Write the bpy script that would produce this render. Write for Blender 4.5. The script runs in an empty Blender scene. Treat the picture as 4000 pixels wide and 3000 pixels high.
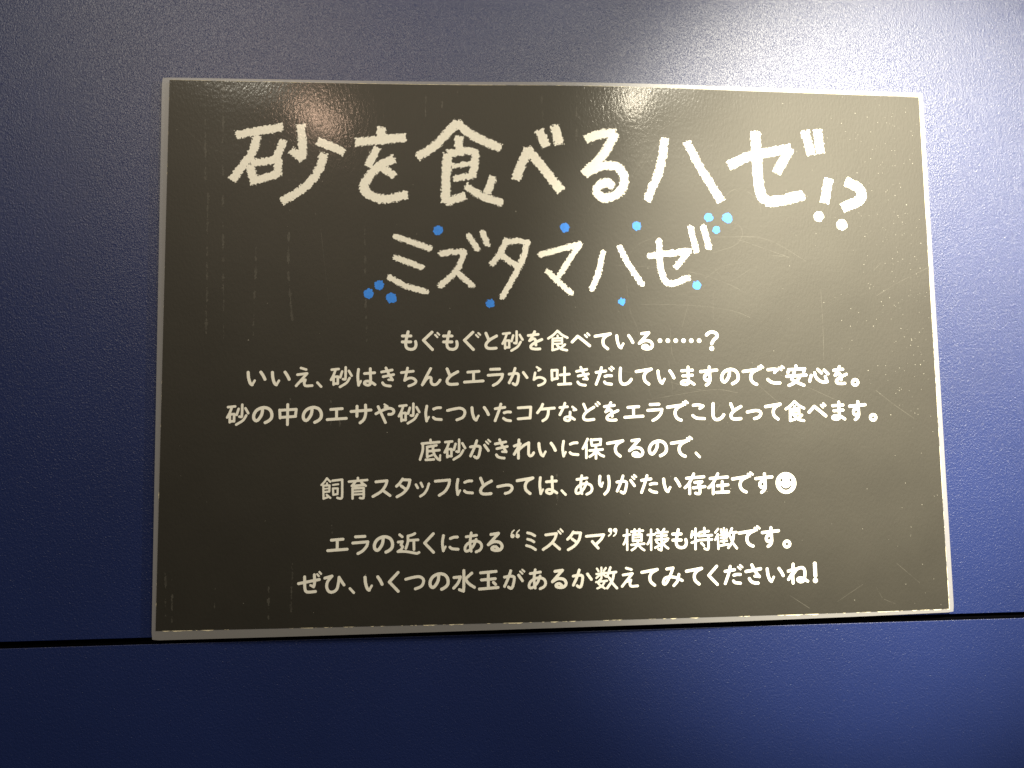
import bpy, math, random
import numpy as np
from mathutils import Matrix, Vector

# ------------------------------------------------------------------ camera, world, lamps, exposure
# Wall coordinates: x right, y up, z out of the wall, in millimetres, origin at the middle of the sheet.
MM = 0.001
def P(x, y, z=0.0):
    return Vector((x * MM, -z * MM, y * MM))

scene = bpy.context.scene
COL = scene.collection

def make_camera():
    cd = bpy.data.cameras.new('camera')
    cam = bpy.data.objects.new('camera', cd)
    COL.objects.link(cam)
    right = Vector((0.99742935, -0.07069255, -0.01171560))
    down = Vector((-0.00592139, 0.08162305, -0.99664568))
    fwd = Vector((0.07141169, 0.99415303, 0.08099462))
    up = -down
    m = Matrix((right, up, -fwd)).transposed().to_4x4()
    m.translation = P(-57.5717, -53.8504, 405.615)
    cam.matrix_world = m
    cd.sensor_width = 36.0
    cd.lens = 36.0 * 2890.0 / 4000.0
    cd.clip_start = 0.01
    cd.clip_end = 50.0
    scene.camera = cam
make_camera()

world = bpy.data.worlds.new('World')
scene.world = world
world.use_nodes = True
bg = world.node_tree.nodes['Background']
bg.inputs[0].default_value = (0.55, 0.62, 0.80, 1)
bg.inputs[1].default_value = 0.02

scene.view_settings.view_transform = 'Standard'
scene.view_settings.look = 'None'
scene.view_settings.exposure = 0.0
scene.view_settings.gamma = 1.0
scene.view_settings.use_curve_mapping = False
scene.cycles.max_bounces = 8

def lamp(name, pos, aim, diameter, watts, colour, spread=180):
    ld = bpy.data.lights.new(name, 'AREA')
    ld.shape = 'DISK'
    ld.size = diameter * MM
    ld.energy = watts
    ld.color = colour
    ld.spread = math.radians(spread)
    lo = bpy.data.objects.new(name, ld)
    COL.objects.link(lo)
    lo.location = P(*pos)
    d = P(*aim) - P(*pos)
    lo.rotation_euler = d.to_track_quat('-Z', 'Y').to_euler()
    return lo
def spot(name, pos, aim, radius, watts, colour, cone, blend):
    ld = bpy.data.lights.new(name, 'SPOT')
    ld.shadow_soft_size = radius * MM
    ld.energy = watts
    ld.color = colour
    ld.spot_size = math.radians(cone)
    ld.spot_blend = blend
    lo = bpy.data.objects.new(name, ld)
    COL.objects.link(lo)
    lo.location = P(*pos)
    lo.rotation_euler = (P(*aim) - P(*pos)).to_track_quat('-Z', 'Y').to_euler()
spot('display_spotlight', (602, 1099, 1594), (213, 18, 0), 30, 980.0, (1.0, 0.94, 0.77), 13.9, 1.0)
lamp('right_room_lamp', (1450, 480, 640), (100, 0, 0), 60, 13.0, (1.0, 0.94, 0.77))
lamp('left_room_lamp', (-612, 928, 1297), (-50, 0, 0), 60, 9.0, (1.0, 0.93, 0.77))
lamp('added_glare_lamp', (166, 459, 484), (0, 0, 0), 50, 1.0, (1.0, 0.94, 0.77))  # added for glare on the wall, no known fixture
lamp('ceiling_lamp', (181, 391, 527), (0, 0, 0), 40, 0.9, (1.0, 0.90, 0.70))
lamp('far_ceiling_lamp', (-249, 375, 527), (0, 0, 0), 36, 0.42, (1.0, 0.66, 0.46))

# ------------------------------------------------------------------ materials
def mat(name):
    m = bpy.data.materials.new(name)
    m.use_nodes = True
    nt = m.node_tree
    b = nt.nodes['Principled BSDF']
    return m, nt, b
def node(nt, kind, **kw):
    n = nt.nodes.new(kind)
    for k, v in kw.items():
        if k.startswith('i_'):
            key = k[2:].replace('_', ' ')
            n.inputs[key].default_value = v
        else:
            setattr(n, k, v)
    return n
def coords(nt, scale=(1, 1, 1)):
    tc = node(nt, 'ShaderNodeTexCoord')
    mp = node(nt, 'ShaderNodeMapping')
    mp.inputs['Scale'].default_value = scale
    nt.links.new(tc.outputs['Object'], mp.inputs['Vector'])
    return mp.outputs['Vector']

def wall_material():
    m, nt, b = mat('navy_grained_laminate')
    L = nt.links.new
    # grain: short wrinkled ridges, a bit longer one way than the other
    v = coords(nt, (1.0, 1.0, 0.72))
    n1 = node(nt, 'ShaderNodeTexNoise', i_Scale=1150.0, i_Detail=2.0, i_Roughness=0.55, i_Distortion=0.9)
    L(v, n1.inputs['Vector'])
    n2 = node(nt, 'ShaderNodeTexNoise', i_Scale=1900.0, i_Detail=1.0, i_Roughness=0.5)
    L(v, n2.inputs['Vector'])
    mx = node(nt, 'ShaderNodeMath', operation='MULTIPLY_ADD')
    L(n2.outputs['Fac'], mx.inputs[0]); mx.inputs[1].default_value = 0.35
    L(n1.outputs['Fac'], mx.inputs[2])
    bp = node(nt, 'ShaderNodeBump', i_Strength=1.0, i_Distance=0.00024)
    L(mx.outputs[0], bp.inputs['Height'])
    L(bp.outputs['Normal'], b.inputs['Normal'])
    # uneven colour of the sheet
    n3 = node(nt, 'ShaderNodeTexNoise', i_Scale=9.0, i_Detail=4.0, i_Roughness=0.6)
    L(coords(nt), n3.inputs['Vector'])
    cr = node(nt, 'ShaderNodeValToRGB')
    cr.color_ramp.elements[0].position = 0.3; cr.color_ramp.elements[0].color = (0.0075, 0.0165, 0.082, 1)
    cr.color_ramp.elements[1].position = 0.7; cr.color_ramp.elements[1].color = (0.0087, 0.0190, 0.094, 1)
    L(n3.outputs['Fac'], cr.inputs['Fac'])
    L(cr.outputs['Color'], b.inputs['Base Color'])
    b.inputs['Roughness'].default_value = 0.40
    b.inputs['IOR'].default_value = 1.57
    b.inputs['Specular IOR Level'].default_value = 0.5
    return m

def gloss(nt, b, rough=0.12, low=1.0, fine=1.0):
    """clear laminating film over a print: satin gloss with soft waves and a fine orange peel"""
    L = nt.links.new
    v = coords(nt)
    w = node(nt, 'ShaderNodeTexNoise', i_Scale=14.0, i_Detail=1.0, i_Roughness=0.4)
    L(v, w.inputs['Vector'])
    b1 = node(nt, 'ShaderNodeBump', i_Strength=0.5 * low, i_Distance=0.0025)
    L(w.outputs['Fac'], b1.inputs['Height'])
    f = node(nt, 'ShaderNodeTexNoise', i_Scale=520.0, i_Detail=2.0, i_Roughness=0.6)
    L(coords(nt, (1.5, 1, 0.8)), f.inputs['Vector'])
    b2 = node(nt, 'ShaderNodeBump', i_Strength=0.5 * fine, i_Distance=0.00012)
    L(f.outputs['Fac'], b2.inputs['Height'])
    L(b1.outputs['Normal'], b2.inputs['Normal'])
    L(b2.outputs['Normal'], b.inputs['Coat Normal'])
    L(b2.outputs['Normal'], b.inputs['Normal'])
    b.inputs['Roughness'].default_value = 0.588      # milky scatter of the satin film
    b.inputs['IOR'].default_value = 1.52
    b.inputs['Specular IOR Level'].default_value = 0.5
    b.inputs['Specular Tint'].default_value = (1.0, 0.95, 0.84, 1)   # aged, slightly yellow film
    b.inputs['Coat Weight'].default_value = 0.25
    b.inputs['Coat Roughness'].default_value = rough
    b.inputs['Coat IOR'].default_value = 1.45

def print_material(name, colour, var=0.12, scale=60.0):
    m, nt, b = mat(name)
    L = nt.links.new
    n = node(nt, 'ShaderNodeTexNoise', i_Scale=scale, i_Detail=6.0, i_Roughness=0.65)
    L(coords(nt), n.inputs['Vector'])
    cr = node(nt, 'ShaderNodeValToRGB')
    cr.color_ramp.elements[0].position = 0.3
    cr.color_ramp.elements[1].position = 0.7
    cr.color_ramp.elements[0].color = tuple(c * (1 - var) for c in colour) + (1,)
    cr.color_ramp.elements[1].color = tuple(min(1, c * (1 + var)) for c in colour) + (1,)
    L(n.outputs['Fac'], cr.inputs['Fac'])
    L(cr.outputs['Color'], b.inputs['Base Color'])
    gloss(nt, b)
    return m

def veil_material(name, colour, alpha, rough=0.4, noise=None):
    m, nt, b = mat(name)
    b.inputs['Base Color'].default_value = colour + (1,)
    b.inputs['Roughness'].default_value = rough
    b.inputs['Alpha'].default_value = alpha
    if noise:
        n = node(nt, 'ShaderNodeTexNoise', i_Scale=noise, i_Detail=4.0, i_Roughness=0.7)
        nt.links.new(coords(nt), n.inputs['Vector'])
        mr = node(nt, 'ShaderNodeMapRange')
        mr.inputs['From Min'].default_value = 0.35; mr.inputs['From Max'].default_value = 0.65
        mr.inputs['To Min'].default_value = alpha * 0.35; mr.inputs['To Max'].default_value = alpha * 1.5
        nt.links.new(n.outputs['Fac'], mr.inputs['Value'])
        nt.links.new(mr.outputs['Result'], b.inputs['Alpha'])
    return m

M_WALL = wall_material()
M_GAP, _, _b = mat('black_gap')  # flat black stands in for the shade inside the panel gap
_b.inputs['Base Color'].default_value = (0.0015, 0.0015, 0.002, 1)
_b.inputs['Roughness'].default_value = 0.9
_b.inputs['Specular IOR Level'].default_value = 0.0
M_PRINT = print_material('blackboard_print', (0.0165, 0.0147, 0.0108), 0.10, 45.0)
M_WHITE = print_material('white_print', (0.84, 0.81, 0.71), 0.015, 200.0)
M_CHALK = print_material('chalk_print', (0.84, 0.81, 0.71), 0.06, 900.0)
M_BLUE = print_material('blue_print', (0.020, 0.235, 0.84), 0.12, 500.0)
M_PAPER, _, _b = mat('cream_paper')
_b.inputs['Base Color'].default_value = (0.74, 0.66, 0.46, 1)
_b.inputs['Roughness'].default_value = 0.6
M_FILM = veil_material('milky_film', (0.31, 0.30, 0.295), 0.52, 0.38)
_b = M_FILM.node_tree.nodes['Principled BSDF']
M_SCRATCH = veil_material('scratched_film', (0.75, 0.70, 0.58), 0.055, 0.4, 60.0)
M_SCUFF = veil_material('scuffed_film', (0.62, 0.58, 0.48), 0.055, 0.5, 300.0)
M_SPECK = veil_material('dust_speck', (0.85, 0.80, 0.66), 0.30, 0.4)

# ------------------------------------------------------------------ helpers
def mesh_obj(name, verts, faces, material, parent=None, smooth=False):
    me = bpy.data.meshes.new(name)
    me.from_pydata([tuple(v) for v in verts], [], faces)
    me.materials.append(material)
    if smooth:
        me.polygons.foreach_set('use_smooth', [True] * len(me.polygons))
    me.update()
    o = bpy.data.objects.new(name, me)
    COL.objects.link(o)
    if parent is not None:
        o.parent = parent
        o.matrix_parent_inverse = parent.matrix_world.inverted()
    return o
def tag(o, label=None, category=None, group=None, kind=None):
    for k, v in (('label', label), ('category', category), ('group', group), ('kind', kind)):
        if v: o[k] = v
    return o

# the laminated sheet stands a little off the wall and bulges
SW, SH = 431.5, 297.0
TOPK = [0, .3, .8, 1.9, 4.0, 4.1, 2.7, 1.4, 0]
BOTK = [0, 1.6, 2.7, 3.4, 3.7, 3.8, 3.3, 2.2, 0]
def catrom(kn, u):
    kn = np.array(kn, float)
    u = np.clip(u, 0, 1) * 8
    i = np.minimum(u.astype(int), 7); t = u - i
    q = np.r_[2 * kn[0] - kn[1], kn, 2 * kn[-1] - kn[-2]]
    a, b, c, d = q[i], q[i + 1], q[i + 2], q[i + 3]
    return .5 * (2 * b + (c - a) * t + (2 * a - 5 * b + 4 * c - d) * t * t + (3 * b - a - 3 * c + d) * t ** 3)
def bulge(X, Y):
    X = np.asarray(X, float); Y = np.asarray(Y, float)
    u = X / SW + .5; v = np.clip(Y / SH + .5, 0, 1)
    return catrom(TOPK, u) * v + catrom(BOTK, u) * (1 - v)
def on_sheet(X, Y, lift):
    z = bulge(X, Y) + lift
    return np.c_[np.asarray(X) * MM, -z * MM, np.asarray(Y) * MM]

def value_noise(X, Y, cell, seed):
    rs = np.random.RandomState(seed)
    tab = rs.rand(256, 256)
    x = X / cell; y = Y / cell
    i = np.floor(x).astype(int); j = np.floor(y).astype(int)
    fx = x - i; fy = y - j
    fx = fx * fx * (3 - 2 * fx); fy = fy * fy * (3 - 2 * fy)
    g = lambda a, b: tab[a % 256, b % 256]
    return (g(i, j) * (1 - fx) + g(i + 1, j) * fx) * (1 - fy) + (g(i, j + 1) * (1 - fx) + g(i + 1, j + 1) * fx) * fy

def stroke_field(strokes, X, Y, flat=False):
    """signed distance to a set of pen strokes, millimetres"""
    F = np.full(X.shape, 1e3)
    for hw, pts in strokes:
        n = len(pts)
        if n == 1:
            F = np.minimum(F, np.hypot(X - pts[0][0], Y - pts[0][1]) - hw); continue
        for k in range(n - 1):
            a = pts[k]; b = pts[k + 1]
            dx, dy = b[0] - a[0], b[1] - a[1]
            L = math.hypot(dx, dy) or 1e-6
            t = ((X - a[0]) * dx + (Y - a[1]) * dy) / L
            perp = np.abs((X - a[0]) * dy - (Y - a[1]) * dx) / L
            if flat and k in (0, n - 2):
                lo = 0.0; hi = L
                d = np.hypot(X - a[0] - dx / L * np.clip(t, lo, hi), Y - a[1] - dy / L * np.clip(t, lo, hi)) - hw
                if k == 0: d = np.maximum(d, -t - 0.25 * hw)
                if k == n - 2: d = np.maximum(d, t - L - 0.25 * hw)
            else:
                tc = np.clip(t, 0, L)
                d = np.hypot(X - a[0] - dx / L * tc, Y - a[1] - dy / L * tc) - hw
            F = np.minimum(F, d)
    return F

def contour_mesh(field, xs, ys, verts, faces):
    """fill field < 0 cell by cell; shared vertices, clipped edge cells"""
    nx, ny = len(xs), len(ys)
    ins = field < 0
    cid = {}; eid = {}
    base = None
    def corner(i, j):
        key = (i, j)
        if key not in cid:
            cid[key] = len(verts); verts.append((xs[i], ys[j]))
        return cid[key]
    def edge(i, j, i2, j2):
        key = (i, j, i2, j2) if (i, j) < (i2, j2) else (i2, j2, i, j)
        if key not in eid:
            a, b = field[key[1], key[0]], field[key[3], key[2]]
            t = a / (a - b)
            eid[key] = len(verts)
            verts.append((xs[key[0]] + t * (xs[key[2]] - xs[key[0]]), ys[key[1]] + t * (ys[key[3]] - ys[key[1]])))
        return eid[key]
    cnt = ins[:-1, :-1].astype(int) + ins[1:, :-1] + ins[:-1, 1:] + ins[1:, 1:]
    for j, i in np.argwhere(cnt > 0):
        ring = ((i, j), (i + 1, j), (i + 1, j + 1), (i, j + 1))
        poly = []
        for k in range(4):
            a = ring[k]; b = ring[(k + 1) % 4]
            ia = ins[a[1], a[0]]; ib = ins[b[1], b[0]]
            if ia: poly.append(corner(*a))
            if ia != ib: poly.append(edge(a[0], a[1], b[0], b[1]))
        if len(poly) >= 3: faces.append(poly)

def decode(enc, off=(0, 0)):
    out = []
    for e in enc:
        p = e[1:]
        out.append((e[0], [(p[k] / 100 + off[0], p[k + 1] / 100 + off[1]) for k in range(0, len(p), 2)]))
    return out

def add_strokes(strokes, verts, faces, cell, rough=0.0, grain=0.6, flat=False, seed=1, breakup=0.0):
    hw = max(s[0] for s in strokes)
    allp = np.array([p for s in strokes for p in s[1]])
    lo = allp.min(0) - hw - 2 * cell - rough; hi = allp.max(0) + hw + 2 * cell + rough
    xs = np.arange(lo[0], hi[0] + cell, cell); ys = np.arange(lo[1], hi[1] + cell, cell)
    X, Y = np.meshgrid(xs, ys)
    F = stroke_field(strokes, X, Y, flat)
    if rough:
        n = 0.6 * value_noise(X, Y, grain, seed) + 0.4 * value_noise(X + 37, Y - 11, grain * 0.45, seed + 5)
        F = F + rough * np.clip((n - 0.42) * 2.4, -0.5, 1.6)
    if breakup:
        n = value_noise(X, Y, 3.2, seed + 9) * .6 + value_noise(X, Y, 0.7, seed + 3) * .4
        F = F + breakup * (n - 0.42)
    contour_mesh(F, xs, ys, verts, faces)

def sheet_print(name, vf, lift, material, parent):
    v, f = vf
    v = np.array(v)
    return mesh_obj(name, on_sheet(v[:, 0], v[:, 1], lift), f, material, parent)

GLYPHS = {"も":[[0.798,-58,484,-78,404,-99,322,-119,241,-137,163,-153,90,-168,5,-181,-75,-189,-149,-190,-216,-173,-325,-126,-407,-68,-446,7,-472,81,-484,154,-480,228,-461,288,-428,329,-374,356,-305,371,-237,365,-145,345,-53],[0.797,-371,255,89,254],[0.796,-371,-70,81,-71]],
"ぐ":[[0.8,48,479,-418,36],[0.8,-418,36,68,-479],[0.533,218,332,338,205],[0.534,343,436,445,332]],
"と":[[0.804,-286,425,-148,86],[0.805,296,269,228,232,157,195,88,158,23,121,-34,86,-113,27,-176,-31,-226,-86,-277,-165,-296,-240,-278,-320,-229,-386,-149,-416,-39,-425,29,-424,106,-419,187,-411,266,-404]],
"砂":[[0.671,-517,407,-146,444],[0.671,-314,406,-336,339,-356,272,-379,205,-405,137,-438,67,-474,-3,-512,-73,-549,-143],[0.671,-414,21,-411,-402],[0.671,-414,21,-185,32],[0.671,-185,32,-189,-353],[0.67,-411,-363,-182,-338],[0.672,230,530,229,448,229,360,228,271,228,184,227,104,225,34,223,-21,215,-108,195,-124,147,-122,88,-105],[0.672,40,308,-56,-8],[0.672,400,337,549,74],[0.671,445,-49,407,-115,372,-182,331,-247,277,-310,219,-356,151,-401,78,-444,3,-487,-69,-530]],
"を":[[0.769,-372,271,173,334],[0.77,-17,482,-51,414,-85,345,-119,277,-155,212,-203,133,-253,57,-303,-18],[0.77,-303,-18,-232,24,-160,66,-99,89,-31,78,15,19,28,-37,34,-109,37,-187,42,-262],[0.769,372,48,304,17,233,-13,162,-44,93,-75,30,-105,-25,-135,-119,-195,-193,-253,-238,-307,-248,-383,-202,-442,-140,-464,-57,-476,27,-482,104,-482,180,-477,257,-471]],
"食":[[0.675,-14,537,-84,464,-155,392,-233,321,-302,270,-376,219,-453,170,-528,120],[0.675,-14,537,55,474,124,410,192,350,260,297,350,244,439,202,528,161],[0.585,-10,275,-11,163],[0.674,-282,105,-305,-533],[0.584,-282,105,235,139],[0.584,235,139,230,-167],[0.494,-284,-25,220,4],[0.539,-286,-183,217,-167],[0.628,-305,-533,-13,-454],[0.674,-41,-274,29,-343,99,-413,180,-468,278,-500,385,-519,493,-537],[0.675,386,-222,181,-387]],
"べ":[[0.833,-483,-117,-180,189],[0.833,-180,189,-168,193,-95,143,-52,109,0,66,61,17,128,-39,199,-97,272,-158,345,-218,416,-277,483,-332],[0.565,233,269,343,151],[0.565,370,359,481,250]],
"て":[[0.814,-425,282,425,416],[0.814,425,416,329,371,232,326,150,271,86,204,38,127,9,46,2,-44,16,-140,48,-226,107,-295,184,-355,262,-416]],
"い":[[0.817,-447,331,-439,227,-432,124,-417,23,-391,-80,-358,-180,-324,-258,-275,-311,-226,-339],[0.635,-226,-348,-93,-113],[0.819,223,339,286,250,347,158,398,57,446,-46]],
"る":[[0.798,-223,404,182,454],[0.798,182,454,-370,-136],[0.798,-370,-136,-275,-79,-180,-23,-82,13,29,21,144,8,238,-23,304,-80,350,-155,370,-228,345,-328,273,-409,198,-438,106,-452,20,-454,-95,-429,-175,-386,-183,-328,-145,-277,-68,-249,25,-254,108,-321,191,-409]],
"…":[[1.235,-1118,0],[1.237,-671,-1],[1.239,-219,-1],[1.241,225,-1],[1.243,666,0],[1.245,1117,0]],
"？":[[0.856,-306,318,-244,385,-171,442,-71,479,41,489,168,457,271,398,306,312,288,214,236,154,161,93,95,31,33,-67,-20,-166],[1.339,-29,-440]],
"え":[[0.672,-178,489,100,404],[0.708,-358,128,151,193],[0.708,151,193,-424,-473],[0.707,-169,-227,-83,-194,4,-161,59,-153,45,-211,5,-295,6,-367,25,-427,50,-465,111,-484,173,-485,253,-480,340,-473,424,-467]],
"、":[[0.671,-101,110,101,-110]],
"は":[[0.751,-426,415,-433,348,-441,281,-449,214,-456,147,-460,78,-461,7,-458,-66,-451,-140,-443,-217,-433,-293,-423,-370,-414,-446],[0.562,-414,-453,-292,-220],[0.751,-101,186,440,228],[0.752,207,449,210,366,212,283,214,200,216,116,219,46,222,-28,224,-100,226,-167,225,-224,221,-327,200,-394,144,-437,70,-449,-23,-422,-98,-373,-109,-314,-80,-260,-16,-231,69,-223,159,-241,255,-281,323,-320,392,-367,461,-415]],
"き":[[0.73,-324,274,244,379],[0.73,-237,16,324,128],[0.731,-89,496,-57,422,-25,349,8,274,48,195,79,139,114,81,151,21,189,-39,228,-100,265,-159],[0.615,264,-167,49,-150],[0.729,-270,-313,-237,-368,-195,-417,-126,-451,-42,-475,51,-488,150,-496]],
"ち":[[0.716,-392,241,253,313],[0.718,-58,489,-74,417,-88,347,-104,273,-122,194,-139,123,-157,48,-177,-30,-196,-108,-216,-185],[0.718,-216,-185,-141,-140,-66,-96,9,-65,87,-54,164,-57,234,-74,299,-110,357,-159,392,-208,390,-277,347,-340,270,-392,178,-434,94,-464,9,-489]],
"ん":[[0.757,-27,445,-62,379,-98,314,-134,249,-170,183,-205,118,-239,54,-272,-10,-304,-73,-334,-136,-364,-198,-393,-259,-422,-321,-451,-383,-480,-445],[0.757,-480,-445,-438,-385,-395,-322,-353,-258,-311,-199,-271,-146,-235,-105,-139,-42,-66,-30,-23,-53,-2,-107,-6,-188,-10,-277,18,-353,65,-411,136,-438,215,-438,293,-405,366,-348,425,-272,480,-186]],
"エ":[[0.76,-322,251,284,292],[0.76,-12,237,-15,-239],[0.758,-507,-292,507,-235]],
"ラ":[[0.762,-256,431,235,447],[0.761,-395,108,395,159],[0.761,395,159,381,86,367,14,336,-62,294,-124,242,-190,183,-253,124,-308,65,-350,3,-384,-61,-415,-124,-447]],
"か":[[0.764,-158,454,-180,385,-201,316,-222,248,-247,176,-277,100,-302,42,-331,-19,-362,-82,-394,-146,-427,-210,-459,-274,-491,-338],[0.762,-485,139,-401,152,-314,167,-232,178,-161,183,-56,174,9,136,27,56,15,-55,3,-128,-13,-214,-33,-296,-54,-360,-98,-431,-150,-455,-214,-427,-282,-377],[0.764,289,229,491,-59]],
"ら":[[0.574,-141,513,60,381],[0.574,60,381,-56,313],[0.688,-237,192,-311,-183],[0.688,-311,-183,-249,-141,-186,-99,-119,-69,-44,-57,35,-58,110,-71,184,-100,253,-141,300,-187,311,-263,278,-340,231,-383,168,-421,104,-453,18,-481,-68,-501]],
"吐":[[0.728,-521,319,-503,-217],[0.728,-521,319,-214,325],[0.728,-214,325,-230,-143],[0.727,-502,-179,-203,-124],[0.73,191,460,176,-432],[0.728,-54,59,446,102],[0.727,-162,-461,521,-427]],
"だ":[[0.772,-173,442,-193,366,-211,291,-229,216,-251,137,-279,50,-303,-17,-330,-89,-359,-163,-390,-239,-421,-316,-453,-392,-483,-467],[0.771,-469,186,63,260],[0.772,18,-36,87,-15,166,2,232,3,305,0,379,-3],[0.771,-16,-343,19,-391,79,-432,137,-446,211,-455,291,-463,368,-472],[0.522,264,401,397,278],[0.522,386,497,508,385]],
"し":[[0.813,-279,444,-285,371,-292,297,-299,223,-304,150,-307,78,-309,4,-309,-72,-308,-145,-304,-212,-296,-268,-258,-362,-202,-415,-132,-444,-47,-443,23,-423,100,-390,169,-348,221,-296,265,-236,309,-176]],
"ま":[[0.744,-327,280,288,317],[0.744,-265,-4,278,33],[0.746,47,488,46,415,45,340,43,265,42,192,42,121,41,53,43,-25,45,-103,48,-176,50,-241,50,-296,50,-382,26,-431,-53,-472,-154,-488,-264,-469,-349,-429,-361,-377,-326,-325,-251,-291,-147,-275,-67,-278,21,-290,109,-315,172,-346,235,-386,298,-430,361,-471]],
"す":[[0.8,-462,249,462,332],[0.802,37,504,41,415,44,322,47,229,50,139,53,59,55,-10,61,-138,56,-223,30,-315,-15,-394,-85,-453,-163,-504],[0.801,44,67,-7,97,-64,111,-147,86,-220,34,-250,-49,-247,-137,-206,-205,-141,-244,-63,-223,23,-181]],
"の":[[0.827,-17,339,-23,245,-30,152,-49,60,-88,-33,-140,-123,-191,-196,-259,-271,-326,-303,-398,-281,-455,-217,-475,-150,-482,-67,-469,19,-434,108,-379,199,-305,276,-233,322,-147,361,-56,390,30,403,112,400,195,383,272,354,336,317,400,250,445,166,472,80,482,-8,473,-99,449,-177,378,-264,289,-327,210,-370,132,-403]],
"で":[[0.807,-566,204,303,323],[0.807,303,323,208,283,114,243,31,194,-38,130,-95,57,-132,-21,-146,-107,-141,-197,-120,-279,-56,-377,28,-451,107,-490,189,-516],[0.591,326,461,437,344],[0.592,467,538,588,438]],
"ご":[[0.811,-433,289,-339,297,-243,307,-152,315,-75,318,25,304,102,283],[0.725,79,266,-61,128],[0.81,-465,-263,-401,-324,-328,-380,-230,-424,-108,-454,-33,-460,52,-459,140,-457,226,-456],[0.594,209,395,338,274],[0.594,379,481,487,394]],
"安":[[0.795,-5,551,-11,399],[0.792,-492,175,-440,335],[0.792,-440,335,505,385],[0.792,505,385,429,203],[0.792,-569,-41,569,29],[0.794,-109,226,-144,136,-179,47,-211,-33,-276,-124,-285,-206,-243,-245,-176,-285,-96,-326,-13,-366,64,-402,152,-442,240,-477,328,-511,416,-546],[0.794,216,-13,170,-86,125,-160,78,-231,24,-294,-41,-346,-113,-392,-186,-431,-252,-465,-359,-513,-458,-551]],
"心":[[0.796,-447,23,-552,-301],[0.797,-237,174,-223,93,-209,12,-180,-64,-129,-136,-62,-203,13,-260,99,-309,192,-347,279,-369,385,-358,484,-327],[0.797,484,-327,385,-44],[0.798,-46,369,169,165],[0.799,336,325,552,116]],
"。":[[0.804,165,-1,154,-49,128,-93,90,-127,43,-149,-8,-157,-59,-149,-104,-126,-138,-92,-159,-48,-165,0,-154,49,-128,93,-90,127,-43,149,8,157,59,149,104,127,138,92,159,48,165,-1]],
"中":[[0.739,-437,249,-408,-179],[0.739,-436,231,437,278],[0.739,437,278,397,-87],[0.739,-409,-153,405,-102],[0.741,-15,536,-19,-536]],
"サ":[[0.782,-528,138,528,211],[0.783,-215,416,-219,-119],[0.784,237,476,239,405,242,331,246,257,248,184,250,114,248,48,244,-11,228,-102,205,-181,176,-249,141,-310,84,-375,17,-426,-50,-476]],
"や":[[0.748,-364,380,30,-479],[0.747,-481,-5,-411,33,-341,72,-271,111,-200,147,-129,179,-53,209,26,238,105,263,179,281,243,288,335,274,409,236,460,192,481,116,460,42,407,-8,337,-39,269,-44,200,-38],[0.561,-25,497,139,391],[0.561,139,391,-10,358]],
"に":[[0.752,-360,401,-373,322,-388,243,-402,165,-413,86,-417,6,-415,-61,-409,-129,-400,-197,-389,-265,-379,-333,-369,-401],[0.562,-369,-408,-249,-184],[0.752,7,239,89,274,176,302,242,309,312,310,382,311],[0.751,-13,-216,30,-261,99,-300,164,-312,245,-320,333,-326,417,-333]],
"つ":[[0.753,-473,194,-401,211,-330,229,-258,247,-187,264,-115,277,-41,290,35,303,110,312,181,316,243,312,330,281,401,233,449,178,473,86,455,-11,431,-76,392,-141,334,-199,271,-233,194,-262,112,-289,32,-316]],
"た":[[0.758,-99,457,-119,388,-138,322,-158,255,-180,182,-209,98,-231,38,-255,-26,-281,-93,-309,-164,-338,-235,-367,-308,-395,-379,-422,-448],[0.757,-408,206,115,277],[0.757,74,-18,159,7,245,25,333,24,423,16],[0.756,40,-321,106,-372,183,-417,254,-434,336,-446,417,-457]],
"コ":[[0.759,-340,280,348,319],[0.759,348,319,305,-276],[0.757,-348,-319,305,-269]],
"ケ":[[0.761,-171,450,-197,387,-223,323,-261,253,-304,192,-355,125,-410,57,-463,-11],[0.761,-243,184,463,239],[0.761,150,211,142,133,136,55,128,-22,115,-92,90,-177,58,-253,16,-319,-41,-370,-109,-410,-177,-450]],
"な":[[0.726,-156,480,-183,399,-210,319,-249,225,-276,170,-307,110,-341,47,-377,-17,-412,-82,-446,-145],[0.724,-440,246,-18,288],[0.611,250,278,458,116],[0.611,458,116,316,99],[0.725,122,-6,116,-99,110,-192,106,-272,111,-361,103,-424,56,-465,-13,-480,-107,-461,-184,-421,-193,-363,-162,-307,-95,-277,-9,-263,75,-267,163,-292,225,-324,288,-366,352,-407]],
"ど":[[0.766,-417,394,-274,38],[0.766,145,225,81,187,15,150,-49,112,-111,74,-167,37,-231,-10,-290,-57,-341,-104,-382,-152,-431,-251,-443,-341,-422,-409,-369,-456,-287,-476,-177,-477,-108,-472,-30,-463,51,-452,131,-442],[0.518,245,403,346,288],[0.518,362,502,468,394]],
"こ":[[0.761,-282,356,-146,376,-9,385,84,369,178,343,272,317],[0.712,272,302,87,178],[0.76,-326,-204,-247,-281,-135,-346,-61,-360,29,-369,128,-374,229,-379,326,-385]],
"っ":[[0.769,-389,145,-285,163,-177,184,-71,203,27,219,110,226,254,215,343,174,389,106,389,22,337,-70,251,-153,138,-196,13,-226]],
"底":[[0.692,31,541,38,372],[0.69,-436,348,505,423],[0.69,-384,340,-383,267,-381,195,-379,123,-382,48,-392,-33,-405,-96,-423,-162,-443,-230,-466,-300,-490,-370,-513,-440,-534,-509],[0.69,-149,162,-150,-372],[0.559,-150,-372,111,-282],[0.69,-157,162,344,245],[0.69,-94,-67,503,-14],[0.691,168,203,167,132,165,60,166,-10,175,-78,200,-164,237,-247,278,-321,326,-388,379,-446,427,-491,480,-523,528,-541],[0.522,528,-541,551,-288],[0.689,-225,-527,203,-507]],
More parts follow.
